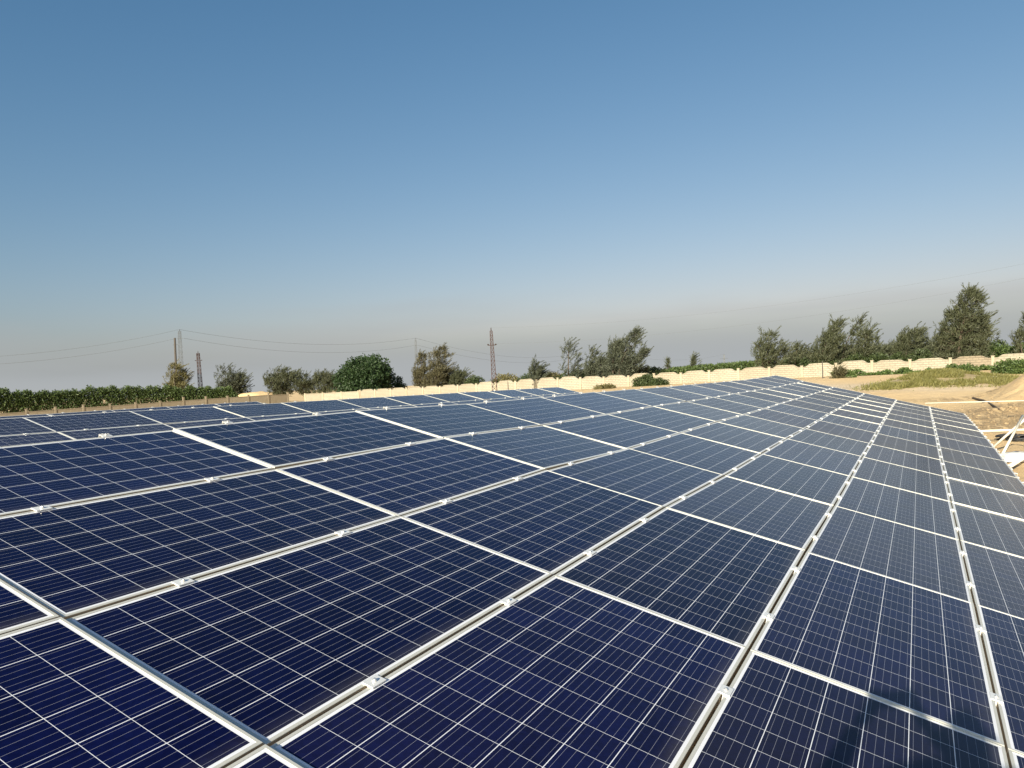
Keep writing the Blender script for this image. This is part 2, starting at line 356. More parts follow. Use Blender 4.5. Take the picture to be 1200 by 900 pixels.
def proto(upper, lower):
    r = empty('solar_panel'); r['dust_glare'] = 0.0
    link('frame', ME_F, r); g = link('glass', ME_G, r)
    for s in (-1, 1):                      # the clamps sit on the panel's upper long edge (and on the lower one at the table's foot)
        y = s*LV/4
        if upper: c = link('end_clamp', ME_E, r, (-LU/2, y, 0)); link('bolt', ME_B, c, (-.012, 0, 0))
        else: c = link('clamp', ME_C, r, (-PU/2, y, 0)); link('bolt', ME_B, c)
        if lower: c = link('end_clamp', ME_E, r, (LU/2, y, 0)); c.rotation_euler = (0, 0, math.pi); link('bolt', ME_B, c, (-.012, 0, 0))
    return r
PROT = {(a, b): proto(a, b) for a in (0, 1) for b in (0, 1)}
rng = random.Random(5)
ORD = 'zeroth first second third fourth fifth sixth seventh eighth ninth tenth eleventh twelfth thirteenth fourteenth fifteenth sixteenth'.split()
def place_panel(surf, u, v, first, last, dust_glare, step=0.0):
    dv = surf(u+.5, v+1)-surf(u+.5, v); du = surf(u+1, v+.5)-surf(u, v+.5)
    y = dv.normalized(); x = (du-y*du.dot(y)).normalized(); z = x.cross(y)
    c = surf(u+.5, v+.5)+z*step-(y*.011 if step else y*0)
    tw = Matrix.Rotation(R(rng.gauss(0, .22)), 3, 'X') @ Matrix.Rotation(R(rng.gauss(0, .10)), 3, 'Y')
    m = (Matrix((x, y, z)).transposed() @ tw).to_4x4(); m.translation = c
    o = copy_tree(PROT[(int(first), int(last))]); o.matrix_world = m
    for ch in o.children:
        if ch.name.startswith('glass'): ch['dust_glare'] = dust_glare
    return o
def seen(surf, u, v):
    for a in range(7):
        for b in range(9):
            px, py, z = project(surf(u+.03+.94*a/6, v+.03+.94*b/8))
            if z > .1 and 3 < px < 1197 and 3 < py < 897: return True
    return False
ROWS = ['top row along the high edge', 'second row below the high edge', 'third row below the high edge',
        'third row above the sandy edge', 'second row above the sandy edge', 'bottom row along the sandy edge']
BAND = [.003, .004, .007, .045, .075, .10, .13, .26, .18, .29, .31, .33, .33, .34, .34]  # film per band, its far rise being painted sky reflection
for i in range(6):
    n = 0
    for v in range(-2 if i > 2 else -1, 14):
        u = i-1; vis = seen(main_surface, u, v)
        d = BAND[max(v, -1)+1]*rng.uniform(.85, 1.15)*(.55, .6, .75, .95, 1.2, 1.3)[i]*.9+(.008 if i == 3 else .020 if i > 3 else 0)*(v < 3)  # the last term paints sunlit backscatter onto the near low rows
        o = place_panel(main_surface, u, v, i == 0, i == 5, d, .015 if v < 0 else 0)
        tone = 'dark navy' if v < 2 else 'blue' if v < 5 else 'greyish blue'
        if vis:
            n += 1; lb = f'{tone} solar panel, {ROWS[i]}, {ORD[n]} from the front'
            if v == 13: lb = f'{tone} solar panel, {ROWS[i]}, last before the far end'
            if i == 4 and v == 0: lb = 'dark navy solar panel crossed by most of the photographer\'s shadow, nearest the corner'
        else: lb = f'solar panel behind the camera, {ROWS[i]}, {"last" if v == -2 else "just"} outside the picture'
        tag(o, lb, 'solar panel', 'solar panels of the large near table')
def far_table(T, rows, v0, v1, group, where):
    f = flat_surface(T)
    for i in range(rows):
        n = 0
        for v in range(v0, v1):
            u = i-1; vis = seen(f, u, v)
            o = place_panel(f, u, v, i == 0, False, rng.uniform(.02, .045))
            rw = ('upper row', 'second row', 'third row')[i]
            if vis:
                n += 1
                tag(o, f'panel of {where}, {rw}, {ORD[n]} from the left', 'solar panel', group)
            else: tag(o, f'panel of {where}, {rw}, outside the picture at left', 'solar panel', group)
far_table(T2, 3, -1, 11, 'solar panels of the middle table', 'the blue middle table')
far_table(T3, 2, -10, 0, 'solar panels of the farthest table', 'the farthest blue table')
for p in PROT.values():
    for ch in list(p.children):
        for g in list(ch.children): bpy.data.objects.remove(g)
        bpy.data.objects.remove(ch)
    bpy.data.objects.remove(p)
# ------------------------------------------------------------------ racks under the panels
def rack(surf, rows, v0, v1, label):
    a = surf(1, v0); r = empty('panel_rack', (a.x, a.y, ground_z(a.x, a.y))); tag(r, label, 'rack', 'steel racks under the panels')
    inv = Vector(r.location); me = None
    for v in range(v0, v1):
        for q in (.25, .75):
            p0, p1 = surf(-1.05, v+q), surf(rows-.95, v+q); n = (surf(0, v+q+.1)-surf(0, v+q)).cross(p0-p1).normalized()
            n = n if n.z > 0 else -n
            d = (p1-p0); L = d.length
            if me is None: m = MB(); m.box(0, -.02, -.04, L, .02, 0); me = m.mesh('rail', M_GALV)
            x = d.normalized(); y = n.cross(x); mt = Matrix((x, y, n)).transposed().to_4x4(); mt.translation = p0-n*.0415-inv
            o = link('rail', me, r); o.matrix_basis = mt
    for k, u in enumerate((-.6, rows/2-1, rows-1.5)):
        m = MB(); m.tube([surf(u, v0+.05)-inv-Vector((0, 0, .125)), surf(u, (v0+v1)/2)-inv-Vector((0, 0, .125)), surf(u, v1-.05)-inv-Vector((0, 0, .125))], .035, 6); m.build('beam', M_GALV, r)
        for v in range(v0, v1, 2):
            p = surf(u, v+.5)-Vector((0, 0, .14)); g = ground_z(p.x, p.y)-.1
            m = MB(); m.tube([(p.x-inv.x, p.y-inv.y, g-inv.z), p-inv], .04, 8); m.build('post', M_WHITE, r)
rack(main_surface, 6, -1, 14, 'galvanised steel rack carrying the large near table of panels')
rack(flat_surface(T2), 3, -1, 11, 'galvanised steel rack carrying the middle table of panels')
rack(flat_surface(T3), 2, -10, 0, 'galvanised steel rack carrying the farthest table of panels')
# ------------------------------------------------------------------ boundary walls
def wall_line(px0, z0, theta, px_to, L):
    """pillar positions: start at a pixel column and depth, walk by bays of L in camera heading theta (radians right of the axis)"""
    hx = Vector((FW.x, FW.y, 0)).normalized(); hr = Vector((hx.y, -hx.x, 0))
    d = hx*math.cos(theta)+hr*math.sin(theta)
    p = at(px0, 440, z0); p.z = 0; out = [p.copy()]
    for i in range(60):
        p = p+d*L; out.append(p.copy())
        if (px_to < px0 and project(p)[0] < px_to) or (px_to > px0 and project(p)[0] > px_to): break
    return out
def interp(tab, x):
    for (a, b), (c, d) in zip(tab, tab[1:]):
        if x <= c: return b+(d-b)*max(0, min(1, (x-a)/(c-a)))
    return tab[-1][1]
def top_z(p, tab):                                   # wall-top height from the photo's sight line to it
    x, y, z = project(Vector((p.x, p.y, .5))); q = at(x, interp(tab, x), z); return q.z
def scallop_panel(p0, p1, z0, z1, base, rise):
    d = (p1-p0); L = d.length; x = d.normalized(); y = Vector((-x.y, x.x, 0)); m = MB(); th = .05
    N = 28; prof = []
    for i in range(N+1):
        t = i/N; s = min(t, 1-t); k = smooth(.06, .24, s); prof.append((t*L, z0+(z1-z0)*t+rise*k))
    def ring(yy): return [(a, yy, b) for a, b in prof]
    f, bk = ring(-th), ring(th); n = len(prof)
    for i in range(N):
        m.face([(f[i][0], -th, base), (f[i+1][0], -th, base), f[i+1], f[i]])
        m.face([(bk[i+1][0], th, base), (bk[i][0], th, base), bk[i], bk[i+1]])
        cp = .035                                    # a coping bead that overhangs the face a little
        m.face([(f[i][0], -th-cp, f[i][2]-.07), (f[i+1][0], -th-cp, f[i+1][2]-.07), (f[i+1][0], -th-cp, f[i+1][2]+.01), (f[i][0], -th-cp, f[i][2]+.01)])
        m.face([(f[i][0], -th-cp, f[i][2]+.01), (f[i+1][0], -th-cp, f[i+1][2]+.01), (bk[i+1][0], th+cp, bk[i+1][2]+.01), (bk[i][0], th+cp, bk[i][2]+.01)])
        m.face([(f[i+1][0], -th-cp, f[i+1][2]-.07), (f[i][0], -th-cp, f[i][2]-.07), (f[i][0], -th, f[i][2]-.072), (f[i+1][0], -th, f[i+1][2]-.072)])
        m.face([(bk[i+1][0], th+cp, f[i+1][2]-.07), (bk[i][0], th+cp, f[i][2]-.07), (bk[i][0], th+cp, f[i][2]+.01), (bk[i+1][0], th+cp, f[i+1][2]+.01)])
    mt = Matrix((x, y, Vector((0, 0, 1)))).transposed().to_4x4(); mt.translation = p0
    return m, mt
def post_mb(h0, h1, w_=.11, cap=True):
    m = MB(); m.box(-w_, -w_, h0, w_, w_, h1, b=.012)
    if cap: m.box(-w_-.025, -w_-.025, h1+.001, w_+.025, w_+.025, h1+.06, b=.012)
    return m
def wall(name, pts, tab, mat_p, mat_post, label, rise=.24, coping=False, post_up=.1, wob=1):
    r = empty(name, (pts[0].x, pts[0].y, ground_z(pts[0].x, pts[0].y))); tag(r, label, 'wall'); off = Matrix.Translation(-Vector(r.location))
    rg = random.Random(11)
    zs = [top_z(p, tab) for p in pts]
    for i, p in enumerate(pts):
        if i < len(pts)-1:
            q = pts[i+1]; base = min(ground_z(p.x, p.y), ground_z(q.x, q.y))-.4; d = (q-p).normalized()
            m, mt = scallop_panel(p+d*.112, q-d*.112, zs[i]-.02, zs[i+1]-.02, base, rise*rg.uniform(.75, 1.2) if rise else 0)
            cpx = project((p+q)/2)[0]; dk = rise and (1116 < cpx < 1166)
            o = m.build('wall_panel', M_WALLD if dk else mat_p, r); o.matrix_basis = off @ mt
        d = (pts[min(i+1, len(pts)-1)]-pts[max(i-1, 0)]).normalized()
        up = post_up*rg.uniform(.5, 1.6); 
        m = post_mb(ground_z(p.x, p.y)-.4, zs[i]+up); mt = Matrix.Rotation(math.atan2(d.y, d.x), 4, 'Z'); mt.translation = (p.x, p.y, 0)
        if wob: mt = mt @ Matrix.Rotation(R(rg.gauss(0, .8)), 4, 'Y')
        o = m.build('post', mat_post, r); o.matrix_basis = off @ mt
TAB = [(-60, 487), (10, 484), (47, 481), (150, 474), (240, 467.5), (317, 462.5), (339, 462), (372, 461), (398, 459.5), (432, 457.5),
       (448, 457), (505, 454), (545, 451.5), (607, 447.5), (655, 444.5), (680, 443.5), (734, 441.5), (800, 438), (827, 436), (864, 434), (899, 431.5),
       (938, 430), (980, 427.5), (1022, 425), (1067, 423.5), (1114, 421), (1164, 419), (1215, 416), (1300, 412)]
RW = wall_line(1273, 57.5, R(-53.7), 436, 3.0)
corner = RW[-1]
LWALL = wall_line(-45, 84, R(46.6), 317, 3.0)
e0 = LWALL[-1]; nseg = max(2, round((corner-e0).length/3.6)); MID = [e0.lerp(corner, k/nseg) for k in range(nseg+1)]
wall('boundary_wall', RW, TAB, M_WALL, M_WALLP, 'cream precast concrete wall with wavy topped brick panels behind the panels')
wall('boundary_wall', MID[1:-1]+[corner+(MID[-2]-corner).normalized()*.3], TAB, M_WALL, M_WALLP, 'short cream wall with flat top below the round dark green tree', rise=0, post_up=.02)
wall('boundary_wall', LWALL, TAB, M_LOW, M_LOW, 'low tan wall with square posts in front of the hedge', rise=0, post_up=.26)
# ------------------------------------------------------------------ vegetation
def behind(px, depth, width, group):
    if not group or 'behind the wall' not in group: return depth, width
    tab = sorted([(project(p)[0], project(p)[2]) for p in LWALL+MID[1:-1]+RW]); d = max(depth, interp(tab, px)+6.5)
    return d, width*d/depth
def leaf(m, c, d, n, L, W):
    d = d.normalized(); s = d.cross(n)
    if s.length < 1e-3: s = d.orthogonal()
    s.normalize(); a = c; b = c+d*L
    m.face([a-s*W*.25, a+s*W*.25, a+d*L*.55+s*W*.5, b, a+d*L*.55-s*W*.5])
def rv(rg): 
    while 1:
        v = Vector((rg.uniform(-1, 1), rg.uniform(-1, 1), rg.uniform(-1, 1)))
        if .01 < v.length < 1: return v.normalized()
def trunk_mb(axis, r0, seg=6):
    m = MB(); n = len(axis); m.tube(axis, [r0*(1-.85*i/(n-1)) for i in range(n)], seg); return m
WIND = Vector((RT.x, RT.y, 0)).normalized()
def casuarina(px, py_top, depth, width, label, lean=.12, mat=L_CASU, dens=1.0, leaders=1, seed=0, cat='tree', group='trees behind the wall', base_px=None, prof=.8, gap=.35, base_py=None):
    """a wispy wind-blown tree: px/py_top is where its tip shows; width in metres"""
    depth, width = behind(px, depth, width, group)
    rg = random.Random(seed*7+3); tip = at(px, py_top, depth)
    b = at(px if base_px is None else base_px, 440, depth); gz = ground_z(b.x, b.y)
    if base_py is not None: gz = at(px, base_py, depth).z
    H = tip.z-gz; base = Vector((b.x, b.y, gz)); r = empty('casuarina_tree' if cat == 'tree' else 'shrub', base)
    tag(r, label, cat, group); top = Vector((tip.x-b.x, tip.y-b.y, H)); fol = MB(); tr = MB()
    for k in range(leaders):
        f = 1.0 if k == 0 else rg.uniform(.55, .88); ang = rg.uniform(0, 6.28); o0 = Vector((math.cos(ang), math.sin(ang), 0))*(0 if k == 0 else width*.30)
        tp = Vector((top.x*f, top.y*f, H*f))+o0*1.1+WIND*lean*H*(0 if k == 0 else rg.uniform(-.6, .8))
        ax = [o0*.2*(1-j/6)+(tp)*(j/6)+WIND*(-lean*H*.22*math.sin(math.pi*j/6))+o0*.8*math.sin(math.pi*j/12)*0 for j in range(7)]
        n = 7; tr.tube(ax, [max(.012, .024*H*f*(1-.93*j/(n-1))) for j in range(n)], 6)
        def axis(t): j = min(5, int(t*6)); return ax[j].lerp(ax[j+1], t*6-j)
        ncl = int(dens*H*f*9)
        wv = [rg.uniform(.55, 1.3) for _ in range(14)]
        for i in range(ncl):
            t = rg.uniform(.01, 1.0); w_ = width*.5*f*((1-t)**prof*.95+.07)*wv[int(t*13)]
            a = rg.uniform(0, 6.28); rad = w_*math.sqrt(rg.uniform(.05, 1))
            sect = noise.noise(Vector((math.cos(a)*1.3, math.sin(a)*1.3, t*5+seed)))
            if sect < -gap: continue
            o1 = Vector((math.cos(a), math.sin(a), 0)); c0 = axis(t); c = c0+o1*rad+Vector((0, 0, rad*.45*min(1, t*2)))+WIND*rad*.25
            if rg.random() < .35: tr.tube([c0, c0.lerp(c, .6)-Vector((0, 0, rad*.05)), c], [.02, .014, .006], 3, False)
            cs = .08+.24*rg.random()
            for q in range(int(15*rg.uniform(.6, 1.3))):
                p = c+rv(rg)*cs*rg.random()*1.3
                d = (o1*.5+Vector((0, 0, rg.uniform(-.15, 1.1)))+WIND*rg.uniform(0, .55)+rv(rg)*.6)
                leaf(fol, p, d, rv(rg), rg.uniform(.28, .62), rg.uniform(.035, .075))
        for i in range(int(10+H*f*3) if width > 1 else 0):                 # feathery sprays that break the outline, bent by the wind
            t = rg.uniform(.25, 1.0); a = rg.uniform(0, 6.28); w_ = width*.5*f*((1-t)**prof*.95+.05); c = axis(t)+Vector((math.cos(a)*w_, math.sin(a)*w_, w_*.35))+WIND*w_*.25
            d = Vector((math.cos(a)*.45, math.sin(a)*.45, rg.uniform(.5, 1.1)))+WIND*rg.uniform(-.05, .6); n_ = rg.randint(5, 9); p = c.copy()
            for q in range(n_):
                for z_ in range(4): leaf(fol, p+rv(rg)*.09*(1-q/n_), d+rv(rg)*.5, rv(rg), rg.uniform(.2, .38), rg.uniform(.03, .06))
                p = p+d.normalized()*.15; d = d+WIND*.06-Vector((0, 0, .03))
    tr.build('trunk', M_BARK, r); fol.build('crown', mat, r)
    return r
def broad(px, py_top, depth, width, label, mat, seed=0, name='broadleaf_tree', cat='tree', group='trees behind the wall', dens=1.0, lsz=.24, base_py=None, lobes=9, flat=.5):
    depth, width = behind(px, depth, width, group)
    rg = random.Random(seed*13+1); tip = at(px, py_top, depth); gz = ground_z(tip.x, tip.y)
    if base_py is not None: gz = at(px, base_py, depth).z
    H = tip.z-gz; r = empty(name, (tip.x, tip.y, gz)); tag(r, label, cat, group); fol = MB(); tr = MB()
    L = []
    for i in range(lobes):
        a = i*2.4+rg.uniform(-.4, .4); q = math.sqrt((i+.5)/lobes); rr = width*.5*q*.68
        zc = H*(1-flat*.55)*(1-.42*q*q)*rg.uniform(.74, 1.10); s = width*rg.uniform(.13, .25)
        c = Vector((math.cos(a)*rr, math.sin(a)*rr, min(zc, H-s*.85))); L.append((c, s))
        L.append((Vector((c.x*1.08, c.y*1.08, c.z*rg.uniform(.40, .58))), s*rg.uniform(.8, 1.05)))
        tr.tube([(0, 0, 0), (c.x*.25, c.y*.25, H*.22), (c.x*.8, c.y*.8, c.z*.85)], [H*.028, H*.02, .02], 5, False)
    for c, s in L:
        for i in range(int(dens*(s/lsz)**2*38)):
            d = rv(rg); k = rg.uniform(.55, 1.08)+.42*noise.noise(c*1.3+d*2.3)
            p = c+Vector((d.x*s*k, d.y*s*k, d.z*s*k*.85))
            if p.z < .08: p.z = rg.uniform(.05, .4)
            leaf(fol, p, d*.8+rv(rg)*.9+Vector((0, 0, -.1)), rv(rg), lsz*rg.uniform(.6, 1.25), lsz*rg.uniform(.35, .6))
    tr.build('trunk' if cat == 'tree' else 'stem', M_BARK, r); fol.build('crown' if cat == 'tree' else 'foliage', mat, r)
    return r
# the far tree belt right of centre
casuarina(1138, 340, 74, 5.6, 'tallest dense casuarina tree, leaning right, near the right side', lean=.14, dens=6.5, leaders=4, seed=1, base_px=1122, prof=.72, gap=.75)
casuarina(1112, 366, 76, 2.6, 'slim ragged casuarina tree touching the left flank of the tallest tree', lean=.10, dens=2.6, seed=2, base_px=1105, leaders=2)
casuarina(1205, 372, 72, 3.4, 'casuarina tree cut by the right side of the photo', lean=.10, dens=2.5, seed=3, leaders=2)
casuarina(1071, 388, 80, 3.2, 'feathery casuarina tree with tips bent right, left of the tallest tree', lean=.30, dens=2.6, leaders=3, seed=4, base_px=1060)
casuarina(1082, 388, 82, 2.6, 'thin casuarina tree with drooping bent tip beside the tallest tree', lean=.45, dens=2.0, leaders=2, seed=44, base_px=1070)
casuarina(1016, 388, 82, 3.0, 'pointed casuarina tree right of the two bent ones', lean=.10, dens=3.2, leaders=2, seed=5, base_px=1010)
casuarina(1005, 377, 84, 2.4, 'sparse casuarina tree with a windswept tuft at its bent tip', lean=.45, dens=1.7, leaders=2, seed=6, base_px=986, gap=.1, prof=.4)
casuarina(983, 377, 83, 4.4, 'broad casuarina tree swept to the right above the wavy wall', lean=.35, dens=3.4, leaders=3, seed=7, base_px=962, gap=.25)
casuarina(935, 404, 84, 2.2, 'small upright casuarina tree left of the swept ones', lean=.12, dens=2.4, leaders=2, seed=8, base_px=931)
casuarina(1027, 396, 90, 1.8, 'very slim casuarina sapling between the pointed and feathery trees', lean=.2, dens=1.6, seed=45, base_px=1023)
casuarina(901, 391, 80, 4.2, 'lone open casuarina tree behind the tall wall post', lean=.05, dens=2.6, leaders=4, seed=9, prof=.45, gap=.2)
casuarina(746, 388, 86, 5.0, 'large grey green casuarina tree leaning right in the middle', lean=.30, mat=L_GREY, dens=4.2, leaders=3, seed=10, base_px=722, prof=.7, gap=.4)
casuarina(722, 408, 87, 4.2, 'bushy grey casuarina tree left of the large leaning one', lean=.15, mat=L_GREY, dens=3.0, leaders=3, seed=11, base_px=712)
casuarina(694, 411, 90, 3.4, 'small grey casuarina tree with open crown beside a far mast', lean=.08, mat=L_GREY, dens=2.2, leaders=3, seed=12)
casuarina(666, 402, 90, 2.8, 'thin sparse pale tree right of the red lattice pole', lean=.02, mat=L_GREY, dens=1.1, leaders=2, seed=13, gap=.15, prof=.55)
casuarina(627, 426, 96, 2.8, 'low twiggy tree left of the thin pale tree', lean=.2, mat=L_GREY, dens=2.0, leaders=4, seed=14)
casuarina(812, 419, 110, 1.5, 'small dark conifer shaped tree far behind the wall', lean=.0, dens=2.4, seed=15)
casuarina(782, 421, 110, .8, 'tiny pointed sapling above the green bush', lean=.0, dens=1.8, seed=16)
# left of centre
broad(427, 417, 112, 9.0, 'round dense dark green tree behind the flat topped wall', L_FICUS, seed=21, lobes=19, dens=1.25, lsz=.36, base_py=458)
casuarina(518, 409, 108, 5.6, 'brown leaved tree leaning right, right of the round tree', lean=.22, mat=L_BROWN, dens=5.0, leaders=4, seed=22, base_px=506, prof=.5, gap=.5)
casuarina(494, 416, 110, 3.4, 'left half crown of brown dry leaves beside the leaning one', lean=.05, mat=L_BROWN, dens=3.0, leaders=3, seed=23, base_px=494, prof=.45)
casuarina(325, 436, 112, 5.0, 'wide grey green bushy tree at the left end of the flat wall', lean=.05, mat=L_CASU, dens=3.6, leaders=6, seed=24, prof=.35, base_py=463)
casuarina(352, 441, 112, 4.6, 'lower grey green bushy tree left of the round tree', lean=.05, mat=L_CASU, dens=3.4, leaders=5, seed=25, prof=.35, base_py=462)
casuarina(380, 438, 113, 4.4, 'twiggy grey green tree touching the round tree', lean=.05, mat=L_CASU, dens=3.2, leaders=5, seed=26, prof=.4, base_py=461)
casuarina(264, 432, 122, 5.0, 'open grey green tree at the right end of the hedge', lean=.05, mat=L_GREY, dens=3.0, leaders=4, seed=27, prof=.4, base_py=466)
casuarina(279, 440, 123, 3.4, 'dark little tree just past the hedge end', lean=.05, mat=L_CASU, dens=3.6, leaders=3, seed=28, prof=.4, base_py=464)
casuarina(204, 428, 118, 4.0, 'brownish tree growing around the foot of the left pole', lean=.0, mat=L_OLIVE, dens=3.0, leaders=4, seed=29, prof=.5, base_py=468)
for i, (px, py, dp, wd, m, lb) in enumerate([
    (467, 437, 116, 3.0, L_FICUS, 'small green bush between the round tree and the brown tree'),
    (536, 437, 108, 3.4, L_CASU, 'small bluish bush just right of the brown tree'), (555, 438, 106, 3.4, L_BUSH, 'low dark bush left of the red lattice pole'),
    (597, 435, 102, 4.4, L_OLIVE, 'low olive bush right of the red lattice pole'), (616, 437, 100, 3.6, L_BUSH, 'dark low bush under the twiggy tree'),
    (645, 433, 98, 4.4, L_OLIVE, 'low olive bush left of the thin pale tree'), (683, 431, 96, 4.4, L_BUSH, 'dark bush right of the thin pale tree'),
    (765, 430, 95, 4.4, L_BUSH, 'bush at the foot of the large leaning grey tree'), (727, 428, 92, 5.2, L_CASU, 'wide bush filling the foot of the large leaning grey tree'),
    (922, 417, 92, 4.2, L_BUSH, 'bush between the lone open tree and the swept trees'), (950, 413, 90, 5.6, L_CASU, 'dense bush below the swept casuarina'),
    (985, 411, 89, 5.4, L_CASU, 'dense bush below the windswept tuft'), (1034, 408, 88, 5.8, L_CASU, 'dense bush left of the feathery tree'),
    (1064, 405, 86, 5.4, L_CASU, 'dense bush under the feathery tree'), (1096, 400, 84, 5.4, L_CASU, 'dense bush left of the tallest tree'),
    (1163, 396, 82, 5.4, L_BUSH, 'rounded green bush right of the tallest tree'), (1189, 398, 80, 5.0, L_VINE, 'brighter green bush near the right side'),
    (937, 417, 84, 3.6, L_BUSH, 'low leafy bush filling the gap left of the swept casuarina'), (968, 415, 83, 3.8, L_BUSH, 'low leafy bush between the swept casuarina and the windswept tuft'),
    (1003, 414, 82, 3.6, L_BUSH, 'low leafy bush in front of the pointed casuarina'), (1024, 412, 81, 3.4, L_BUSH, 'low leafy bush at the foot of the slim sapling'),
    (1049, 411, 80, 3.8, L_BUSH, 'low leafy bush just left of the feathery tree'), (1082, 407, 79, 4.0, L_BUSH, 'low leafy bush between the feathery tree and the tallest tree'),
    (661, 436, 96, 3.4, L_BUSH, 'low leafy bush around the foot of the thin pale tree'), (706, 433, 92, 4.0, L_BUSH, 'low leafy bush between the two grey casuarinas'),
    (579, 441, 102, 3.0, L_BUSH, 'low leafy bush directly behind the red lattice pole')]):
    if m is L_CASU: casuarina(px, py, dp, wd, lb, lean=.10, mat=m, dens=4.2, leaders=7, seed=140+i, cat='bush', group='bushes behind the wall', prof=.35, gap=.6)
    else: broad(px, py, dp, wd, lb, m, seed=40+i, name='bush', cat='bush', group='bushes behind the wall', lobes=7, dens=.9, lsz=.22)
# bushes and creepers inside the wall
broad(756, 434, 72, 2.5, 'dark green bush climbing the cream wall, taller left part', L_BUSH, seed=61, name='bush', cat='bush', group='bushes in front of the wall', lobes=6, lsz=.16, dens=1.4, base_py=458)
broad(774, 440, 71, 1.9, 'dark green bush against the cream wall, lower right part', L_BUSH, seed=62, name='bush', cat='bush', group='bushes in front of the wall', lobes=5, lsz=.16, dens=1.4, base_py=458)
broad(711, 450, 70, 2.2, 'low olive bush in front of the darker wall panels', L_OLIVE, seed=63, name='bush', cat='bush', group='bushes in front of the wall', lobes=5, lsz=.15, dens=1.3, base_py=461)
broad(994, 433, 58, 1.5, 'small round green bush at the foot of the wall', L_VINE, seed=64, name='bush', cat='bush', group='bushes in front of the wall', lobes=5, lsz=.14, dens=1.3, base_py=445)
casuarina(981, 434, 58, .9, 'dry brown twiggy shrub left of the small round bush', lean=0, mat=L_BROWN, dens=4, leaders=3, seed=65, cat='bush', group='bushes in front of the wall', base_py=446, prof=.4)
broad(1124, 428, 54, 2.6, 'green creeper mound where the wall turns darker', L_VINE, seed=66, name='bush', cat='bush', group='bushes in front of the wall', lobes=6, lsz=.15, dens=1.4, base_py=441)
broad(1192, 423, 50, 3.2, 'green bush spilling down the wall at the right side', L_VINE, seed=67, name='bush', cat='bush', group='bushes in front of the wall', lobes=7, lsz=.15, dens=1.4, base_py=441)
def creepers():
    rg = random.Random(8); m = MB()
    for px0, px1, py0, py1, n in ((975, 1030, 447, 443, 900), (1010, 1110, 444, 437, 2600), (1095, 1165, 440, 437, 1500), (1150, 1200, 442, 438, 700)):
        for i in range(n):
            t = rg.random(); px = px0+(px1-px0)*t; d = interp([(975, 64.5), (1080, 61.5), (1200, 57.5)], px)-rg.uniform(.2, 2.4); p = at(px, 440, d); h = max(0, .02+.6*noise.noise(Vector((px*.09, 1.3, 0))))+.10
            p.z = ground_z(p.x, p.y)+rg.random()*h
            leaf(m, p, rv(rg)+Vector((0, 0, .5)), rv(rg), rg.uniform(.12, .24), rg.uniform(.08, .16))
    tag(m.build('creepers', L_VINE), 'green creeping plants along the foot of the wavy wall', 'creepers', kind='stuff')
creepers()
def grass():
    rg = random.Random(9); m = MB(); spots = [(2.3, 48.3, 1.3, .9), (3.4, 49.6, 1.9, 1.3), (4.9, 51.0, 2.4, 2.0), (6.3, 52.5, 2.0, 2.2), (5.3, 48.6, 2.0, 1.1), (7.3, 50.5, 1.2, 1.8)]
    for cx_, cy_, a, b in spots:
        for i in range(5200):
            x, y = cx_+rg.gauss(0, a*.55), cy_+rg.gauss(0, b*.6)
            if noise.noise(Vector((x*.7, y*.7, 0))) < -.18: continue
            z = ground_z(x, y); L = rg.uniform(.10, .36)
            leaf(m, Vector((x, y, z-.02)), Vector((rg.gauss(.35, .6), rg.gauss(.05, .5), .8)), rv(rg), L, .035)
    tag(m.build('dry_grass', L_DRYG), 'yellow green dry grass growing over the low sand berm', 'grass', kind='stuff')
grass()
def hedge():
    rg = random.Random(10); r = MB(); st = MB()
    root = empty('hedge', (LWALL[0].x, LWALL[0].y, -1.2)); tag(root, 'long dense green hedge behind the low tan wall at left', 'hedge')
    off = Vector(root.location)
    for i in range(46000):
        px = rg.uniform(-25, 277); d = interp([(-25, 92), (277, 114)], px)+abs(rg.gauss(0, 1.0))
        py_t = interp([(-25, 462), (0, 459), (40, 461), (90, 459), (118, 455), (140, 456), (170, 454), (200, 456), (240, 455), (270, 456), (279, 463)], px)-6*noise.noise(Vector((px*.11, 0, 0)))-3*noise.noise(Vector((px*.4, 0, 0)))
        top = at(px, py_t, d); gz = -1.3; k = rg.random()**.62; p = Vector((top.x, top.y, gz+(top.z-gz)*k)); p += rv(rg)*.25
        if noise.noise(Vector((px*.35, k*3, 1))) < -.33 and k < .8: continue
        leaf(r, p-off, rv(rg)+Vector((0, 0, .35)), rv(rg), rg.uniform(.15, .32), rg.uniform(.08, .15))
    for i in range(70):
        px = -25+302*(i+.5)/70; p = at(px, 465, interp([(-25, 92.5), (277, 114.5)], px)); st.tube([Vector((p.x, p.y, -1.4))-off, Vector((p.x+rg.gauss(0, .1), p.y, .6))-off], [.05, .02], 5, False)
    r.build('foliage', L_HEDGE, root); st.build('stems', M_BARK, root)
hedge()
def field():
    rg = random.Random(12); m = MB()
    for i in range(9000):
        px = rg.uniform(768, 905); d = rg.uniform(105, 118); top = at(px, interp([(768, 436), (800, 431), (860, 426.5), (905, 422)], px)-1.5*noise.noise(Vector((px*.2, 0, 0))), d)
        p = top-Vector((0, 0, rg.random()**1.5*1.6)); leaf(m, p, rv(rg)+Vector((0, 0, .6)), rv(rg), rg.uniform(.25, .5), rg.uniform(.12, .22))
    tag(m.build('crop_field', L_HEDGE), 'bright green crop growing beyond the wavy wall', 'crop', kind='stuff')
field()
